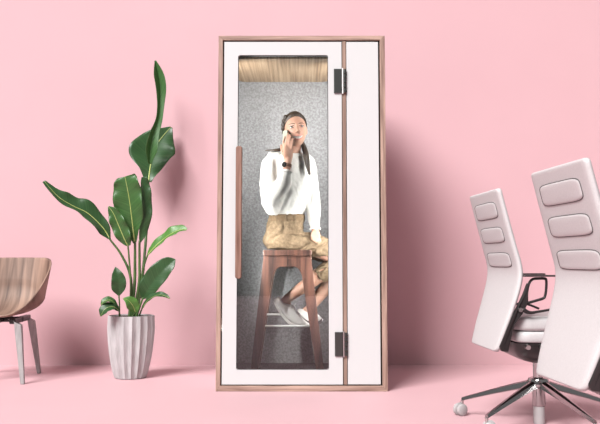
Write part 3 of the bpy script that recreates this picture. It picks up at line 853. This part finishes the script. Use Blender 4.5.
# ------------------------------------------------------------------ wooden shell chair at the left
chair = thing('shell_chair', 'walnut bucket chair with grey wooden legs at the left edge', 'chair', (-2.03, 5.53, 0), math.radians(4))
def sstep(a, b_, x):
    t = max(0, min(1, (x - a) / (b_ - a))); return t * t * (3 - 2 * t)
def shell_pts(off):
    rows = []
    NA, NU, NPH = 12, 12, 96
    for i in range(NA + NU + 1):
        row = []
        for k in range(NPH):
            ph = 360 * k / NPH; q = ph if ph <= 270 else ph - 360     # 90 = back, -90 / 270 = front
            fd = abs(((ph - 270 + 180) % 360) - 180)                     # degrees away from the front
            kk = .12 + .88 * sstep(15, 75, fd) + .85 * sstep(105, 165, fd); U = sstep(38, 140, fd)
            a_, b2 = .265, .255
            if i <= NA:
                a = PI / 2 * i / NA
                R = math.sin(a); z = .428 + .125 * kk * (1 - math.cos(a)); ex = 0
            else:
                u = (i - NA) / NU; R = 1 + .16 * u * U; z = .428 + .125 * kk + (.265 - .125 * max(kk - 1, 0)) * U * u
            # squarer outline
            c, s = math.cos(math.radians(ph)), math.sin(math.radians(ph))
            den = (abs(c) ** 2.5 + abs(s) ** 2.5) ** (1 / 2.5)
            x, y = a_ * R * c / den, b2 * R * s / den
            row.append(Vector((x, y, z)))
        rows.append(row)
    return rows
b = bmesh.new()
rows = shell_pts(0)[1:]
vr = [[b.verts.new(p) for p in r] for r in rows]
for i in range(len(vr) - 1):
    for k in range(96):
        j = (k + 1) % 96; b.faces.new((vr[i][k], vr[i][j], vr[i + 1][j], vr[i + 1][k]))
b.faces.new(vr[0])
bmesh.ops.remove_doubles(b, verts=b.verts[:], dist=.0004)
sh = obj('seat_shell', b, M['shellwood'], chair, local=True, smooth=True, angle=50)
md = sh.modifiers.new('solid', 'SOLIDIFY'); md.thickness = .010; md.offset = 1 
b = bmesh.new()
box(b, -.15, .15, -.022, .022, .381, .416); box(b, -.022, .022, -.20, .20, .3815, .4155)
for sx in (1, -1): box(b, sx * .125 - .02, sx * .125 + .02, -.20, .20, .380, .417)
obj('underframe', b, M['darkplastic'], chair, local=True, bevel=.008)
def chair_leg(sx, sy):
    b = bmesh.new()
    top = Vector((sx * .118, sy * .160, .398)); sho = Vector((sx * (.163 if sy < 0 else .148), sy * .192, .388)); foot = Vector((sx * (.220 if sy < 0 else .198), sy * .255, 0))
    tx = Vector((1, 0, 0)); ty = Vector((0, 1, 0))
    rs = []
    for c, wx, wy in ((top - Vector((sx * .02, sy * .03, 0)), .018, .020), (sho, .024, .022), (sho.lerp(foot, .12), .023, .020), (sho.lerp(foot, .55), .018, .016), (foot, .013, .012)):
        rs.append([c + tx * wx * a + ty * wy * e_ + (Vector((0, 0, .012 * a * -sx)) if c.z > .38 else Vector((0, 0, 0))) for a, e_ in ((-1, -1), (1, -1), (1, 1), (-1, 1))])
    rings(b, rs)
    obj('leg', b, M['legstain'], chair, local=True, bevel=.004)
for sx in (1, -1):
    for sy in (1, -1): chair_leg(sx, sy)

# ------------------------------------------------------------------ office chairs
def office_chair():
    t = thing('office_chair', 'white leather office chair standing behind the front one, five-star base in view', 'office chair', (1.172, 4.024, 0), .057, 'white office chairs')
    dx = .0
    prof = [(-.257, 1.136), (-.224, 1.00), (-.190, .865), (-.166, .765), (-.171, .690), (-.203, .580), (-.243, .462), (-.271, .372)]
    wid = [.249, .250, .252, .256, .258, .249, .229, .207]
    n = 60; C = catmull([(*p, w) for p, w in zip(prof, wid)], n)
    th = .024
    def surf(u, v, off):
        """u 0..1 top to bottom, v -1..1 across; off = metres behind the mid surface"""
        f = u * n; i = min(int(f), n - 1); q = f - i
        x, z, w = (C[i][j] + (C[i + 1][j] - C[i][j]) * q for j in range(3))
        tx, tz = C[i + 1][0] - C[i][0], C[i + 1][1] - C[i][1]; l = math.hypot(tx, tz)
        nx, nz = tz / l, -tx / l           # points backwards (-x)
        if nx > 0: nx, nz = -nx, -nz
        wrap = -.006 * abs(v) ** 3         # sides come slightly forward
        o = off + wrap
        return Vector((x + nx * o, v * w, z + nz * o))
    L_ = sum(math.hypot(C[i + 1][0] - C[i][0], C[i + 1][1] - C[i][1]) for i in range(n))
    # rounded outline in (u, v): list of rows with their v extent
    def vmax(u):
        r = .024; w = .24; d = min(u, 1 - u) * L_; rr = r if u < .5 else .040
        if d >= rr: return 1.0
        return 1 - (rr - math.sqrt(max(rr * rr - (rr - d) ** 2, 0))) / w
    b = bmesh.new()
    us = [0, .003, .008, .016, .027, .042] + [.042 + (.945 - .042) * k / 44 for k in range(1, 45)] + [.958, .97, .98, .99, .996, 1]
    vs_ = [-1, -.985, -.95, -.85, -.7, -.5, -.25, 0, .25, .5, .7, .85, .95, .985, 1]
    def off_at(u, v):                                   # rolled edges
        du = min(u, 1 - u) * L_; dv = (1 - abs(v)) * .24; d = min(du, dv); R = .011
        return th / 2 - (0 if d > R else R - math.sqrt(max(R * R - (R - d) ** 2, 0)))
    A = [[b.verts.new(surf(u, v * vmax(u), off_at(u, v))) for v in vs_] for u in us]
    B = [[b.verts.new(surf(u, v * vmax(u), -off_at(u, v))) for v in vs_] for u in us]
    for G in (A, B):
        for i in range(len(us) - 1):
            for k in range(len(vs_) - 1): b.faces.new((G[i][k], G[i][k + 1], G[i + 1][k + 1], G[i + 1][k]))
    m_, nn = len(us), len(vs_)
    loop = [(0, k) for k in range(nn)] + [(i, nn - 1) for i in range(1, m_)] + [(m_ - 1, k) for k in range(nn - 2, -1, -1)] + [(i, 0) for i in range(m_ - 2, 0, -1)]
    for q in range(len(loop)):
        a, c = loop[q], loop[(q + 1) % len(loop)]
        b.faces.new((A[a[0]][a[1]], A[c[0]][c[1]], B[c[0]][c[1]], B[a[0]][a[1]]))
    back = obj('backrest', b, M['leather'], t, local=True, smooth=True, angle=60)
    # three pillow pads on the rear of the backrest, each with its seam
    def u_at(z):
        i = min(range(n + 1), key=lambda q: abs(C[q][1] - z)); i = min(max(i, 1), n - 1)
        j = i if C[i][1] >= z else i - 1
        return (j + (C[j][1] - z) / (C[j][1] - C[j + 1][1])) / n
    for z1_, z0_ in ((1.081, 1.004), (.961, .888), (.838, .768)):
        u0, u1 = u_at(z1_), u_at(z0_)
        uc, hu, hv = (u0 + u1) / 2, (u1 - u0) / 2, .71
        b = bmesh.new(); rws = []; e = 5.5; NP = 64
        for s_, h_ in ((1.0, -.003), (.985, .0020), (.95, .0036), (.85, .0046), (.6, .0055), (.3, .0058)):
            row = []
            for k in range(NP):
                a = 2 * PI * k / NP; c, s = math.cos(a), math.sin(a); den = (abs(c) ** e + abs(s) ** e) ** (1 / e)
                hv_m = 1 - (1 - s_) * (.5 if s_ > .9 else 1)
                row.append(surf(uc + hu * s_ * s / den, hv * s_ * c / den, th / 2 + h_))
            rws.append(row)
        vr = rings(b, rws, cap=False); b.faces.new(vr[-1])
        pd = obj('back_pad', b, [M['leather'], M['seam']], back, local=True, smooth=True)
        ring = [surf(uc + hu * 1.015 * s_ / d_, hv * 1.01 * c_ / d_, th / 2 + .0005) for c_, s_, d_ in
                ((math.cos(a), math.sin(a), (abs(math.cos(a)) ** e + abs(math.sin(a)) ** e) ** (1 / e)) for a in (2 * PI * k / 64 for k in range(65)))]
        b2 = bmesh.new(); b2.from_mesh(pd.data); nf = len(b2.faces); tube(b2, ring, .0021, 6, mi=1); b2.to_mesh(pd.data); b2.free()
        for p in pd.data.polygons: p.use_smooth = True
    # seat cushion with its lower band
    def slab(x0, x1, hw, z0, z1, r):
        b = bmesh.new(); o = rrect(x0, x1, -hw, hw, .07, 6); zs = [(z0, .93), (z0 + r * .3, .98), (z0 + r, 1), (z1 - r, 1), (z1 - r * .3, .985), (z1, .94)]
        cx = (x0 + x1) / 2
        rings(b, [[Vector((cx + (x - cx) * s, y * s, z)) for x, y in o] for z, s in zs]); return b
    st = obj('seat', slab(-.17, .30, .226, .468, .535, .018), M['leather'], t, local=True, smooth=True, angle=50)
    obj('seat_band', slab(-.17, .295, .222, .412, .4665, .010), M['leather'], st, local=True, smooth=True, angle=50)
    # dark tray and tilt mechanism
    b = bmesh.new()
    rings(b, [[Vector((x * sx + .02, y * sy, z)) for x, y in rrect(-.19, .20, -.218, .218, .08, 6)] for z, sx, sy in ((.300, .30, .22), (.312, .55, .42), (.340, .85, .80), (.372, .97, .96), (.4105, 1, 1))])
    mc = obj('seat_tray', b, M['darkmetal'], t, local=True, smooth=True, angle=50)
    for x in (-.125, -.055):
        b = bmesh.new(); tube(b, [(x, -.205, .395), (x, -.235, .395)], .011, 12)
        obj('adjustment_knob', b, M['steel'], mc, local=True, smooth=True, angle=40)
    # arms: dark bracket up the side of the back, a closed loop and a pad
    for sy in (-1, 1):
        b = bmesh.new(); y0 = sy * .244
        def plate(poly, ya, yb):
            yk = lambda z: -sy * .042 * (1 - max(0, min(1, (z - .36) / .22)))      # leans in under the back
            a = [b.verts.new((x, ya + yk(z), z)) for x, z in poly]; c = [b.verts.new((x, yb + yk(z), z)) for x, z in poly]
            b.faces.new(a); b.faces.new(c)
            for i in range(len(poly)): b.faces.new((a[i], a[(i + 1) % len(poly)], c[(i + 1) % len(poly)], c[i]))
        plate([(-.258, .398), (-.246, .376), (-.214, .372), (-.206, .42), (-.190, .50), (-.152, .552), (-.134, .590), (-.128, .64), (-.118, .690), (-.128, .694), (-.150, .64), (-.172, .598), (-.206, .53)], y0 - .012, y0 + .012)
        ar = obj('armrest', b, M['darkmetal'], t, local=True, bevel=.005, bseg=3)
        lp = [(-.131, .600), (-.129, .650), (-.118, .692), (-.100, .711), (-.072, .714), (-.046, .714), (-.037, .706), (-.038, .668), (-.044, .634), (-.054, .622), (-.090, .611), (-.131, .600)]
        b = bmesh.new(); tube(b, [(x, y0, z) for x, z in lp], .0065, 8, 60)
        tube(b, [(-.152, y0, .572), (-.118, y0, .556), (-.07, y0, .562), (.02, y0, .572), (.10, y0, .545)], [.012, .008, .006, .006, .006], 8, 20)
        obj('arm_loop', b, M['darkmetal'], ar, local=True, smooth=True)
        b = bmesh.new(); box(b, -.150, .130, y0 - .030, y0 + .030, .7225, .7305)
        obj('arm_pad', b, M['darkmetal'], ar, local=True, bevel=.003, bseg=2)
        b = bmesh.new(); tube(b, [(-.166, y0 - .016, .570), (-.166, y0 + .016, .570)], .010, 14)
        obj('arm_bolt', b, M['steel'], ar, local=True, smooth=True, angle=40)
    # column, hub and five legs with casters
    b = bmesh.new(); lathe(b, [(.024, .21), (.024, .310)], seg=24); lathe(b, [(.030, .088), (.032, .092), (.032, .200)], seg=24)
    col_ = obj('gas_column', b, M['chrome'], t, local=True, smooth=True, angle=40)
    b = bmesh.new(); lathe(b, [(.027, .003), (.028, .006), (.028, .0875)], seg=24)
    obj('column_foot', b, M['greyplastic'], col_, local=True, smooth=True, angle=40)
    b = bmesh.new(); lathe(b, [(.040, .176), (.052, .184), (.054, .206), (.046, .222), (.034, .226)], seg=32)
    obj('base_hub', b, M['chrome'], t, local=True, smooth=True, angle=40)
    for k in range(5):
        a = math.radians(143 + 72 * k); d = Vector((math.cos(a), math.sin(a), 0)); s = Vector((-d.y, d.x, 0)); R = .40
        b = bmesh.new(); rs = []
        for u, w, h_ in ((.10, .026, .038), (.3, .022, .034), (.6, .017, .026), (.9, .012, .020), (1.0, .010, .018)):
            c = d * (R * u) + Vector((0, 0, .203 - .120 * u ** 1.1)); rs.append([c + s * w * e0 + Vector((0, 0, h_ / 2 * e1)) for e0, e1 in ((-1, -.7), (-.6, -1), (.6, -1), (1, -.7), (.75, .7), (.35, 1), (-.35, 1), (-.75, .7))])
        rings(b, rs)
        lg = obj('base_leg', b, M['chrome'], t, local=True, smooth=True, angle=35)
        cc = d * R; al = a + 1.1 + k * 1.3; w = Vector((-math.sin(al), math.cos(al), 0)); fdv = Vector((math.cos(al), math.sin(al), 0))
        b = bmesh.new(); wc = cc + fdv * .012 + Vector((0, 0, .0305))
        for e0 in (-1, 1):
            tube(b, [wc + w * e0 * .006, wc + w * e0 * .008, wc + w * e0 * .022, wc + w * e0 * .026], [.027, .030, .030, .024], 24)
        tube(b, [wc - w * .006, wc + w * .006], .012, 12, mi=1)
        ellipsoid(b, wc + Vector((0, 0, .012)), (.030, .0055, .026), Matrix((fdv, w, Vector((0, 0, 1)))).transposed(), 16, mi=0)
        tube(b, [cc + Vector((0, 0, .045)), cc + Vector((0, 0, .078))], .008, 10, mi=1)
        obj('caster', b, [M['greyplastic'], M['steel']], lg, local=True, smooth=True, angle=40)
    return t
oc = office_chair()
oc2 = copy_tree(oc)
oc2.location = (1.175, 2.89, 0); oc2.rotation_euler = (0, 0, .078)
oc2['label'] = 'large white leather office chair in front at the right edge, cut off by it'

# ------------------------------------------------------------------ light
def area(name, loc, target, size, power, col=(1, 1, 1), size_y=None):
    l = bpy.data.lights.new(name, 'AREA'); l.energy = power; l.color = col; l.size = size
    if size_y: l.shape = 'RECTANGLE'; l.size_y = size_y
    o = bpy.data.objects.new(name, l); COL.objects.link(o); o.location = loc
    o.rotation_euler = (Vector(target) - Vector(loc)).to_track_quat('-Z', 'Y').to_euler()
    return o
KD = Vector((-.63, -1.0, 1.09)).normalized()
area('studio_softbox', Vector((0, 5.6, 1)) + KD * 60, (0, 5.6, 1), 26.0, 44500, (1, .99, .98))
for lx, pw in ((-.432, 1.0), (.330, 1.15)):  # added fill for the booth interior, out of the camera's view
    area('added_booth_fill', (lx, 5.078, 1.52), (-.07, 5.70, 1.50), .035, 8.8 * pw, (1, .98, .95), .86)
    lo_l = area('added_booth_fill', (lx, 5.078, .72), (-.06, 5.38, .64), .035, 4.2 * pw, (1, .98, .95), .72)  # second added fill, low down, aimed at the sitter's legs
    lo_l.data.spread = math.radians(100)

w = bpy.data.worlds.new('studio'); sc.world = w; w.use_nodes = True
nt = w.node_tree; L = nt.links.new
bg = nt.nodes['Background']
tc = N(nt, 'ShaderNodeTexCoord'); sx = N(nt, 'ShaderNodeSeparateXYZ'); L(tc.outputs['Generated'], sx.inputs[0])
rp = N(nt, 'ShaderNodeValToRGB')
el = rp.color_ramp.elements
el[0].position = .42; el[0].color = (.16, .14, .14, 1)
el[1].position = .90; el[1].color = (1, .99, .98, 1)
e_ = el.new(.50); e_.color = (.20, .19, .19, 1)
e_ = el.new(.56); e_.color = (.60, .60, .61, 1)
mr = N(nt, 'ShaderNodeMapRange'); mr.inputs['From Min'].default_value = -1; mr.inputs['From Max'].default_value = 1
L(sx.outputs['Z'], mr.inputs['Value']); L(mr.outputs[0], rp.inputs['Fac']); L(rp.outputs[0], bg.inputs['Color'])
bg.inputs['Strength'].default_value = .23

sc.view_settings.view_transform = 'Standard'
sc.view_settings.look = 'None'
sc.view_settings.exposure = 0.78
sc.cycles.caustics_refractive = False; sc.cycles.caustics_reflective = False
sc.view_settings.gamma = 1.0
sc.view_settings.use_curve_mapping = False
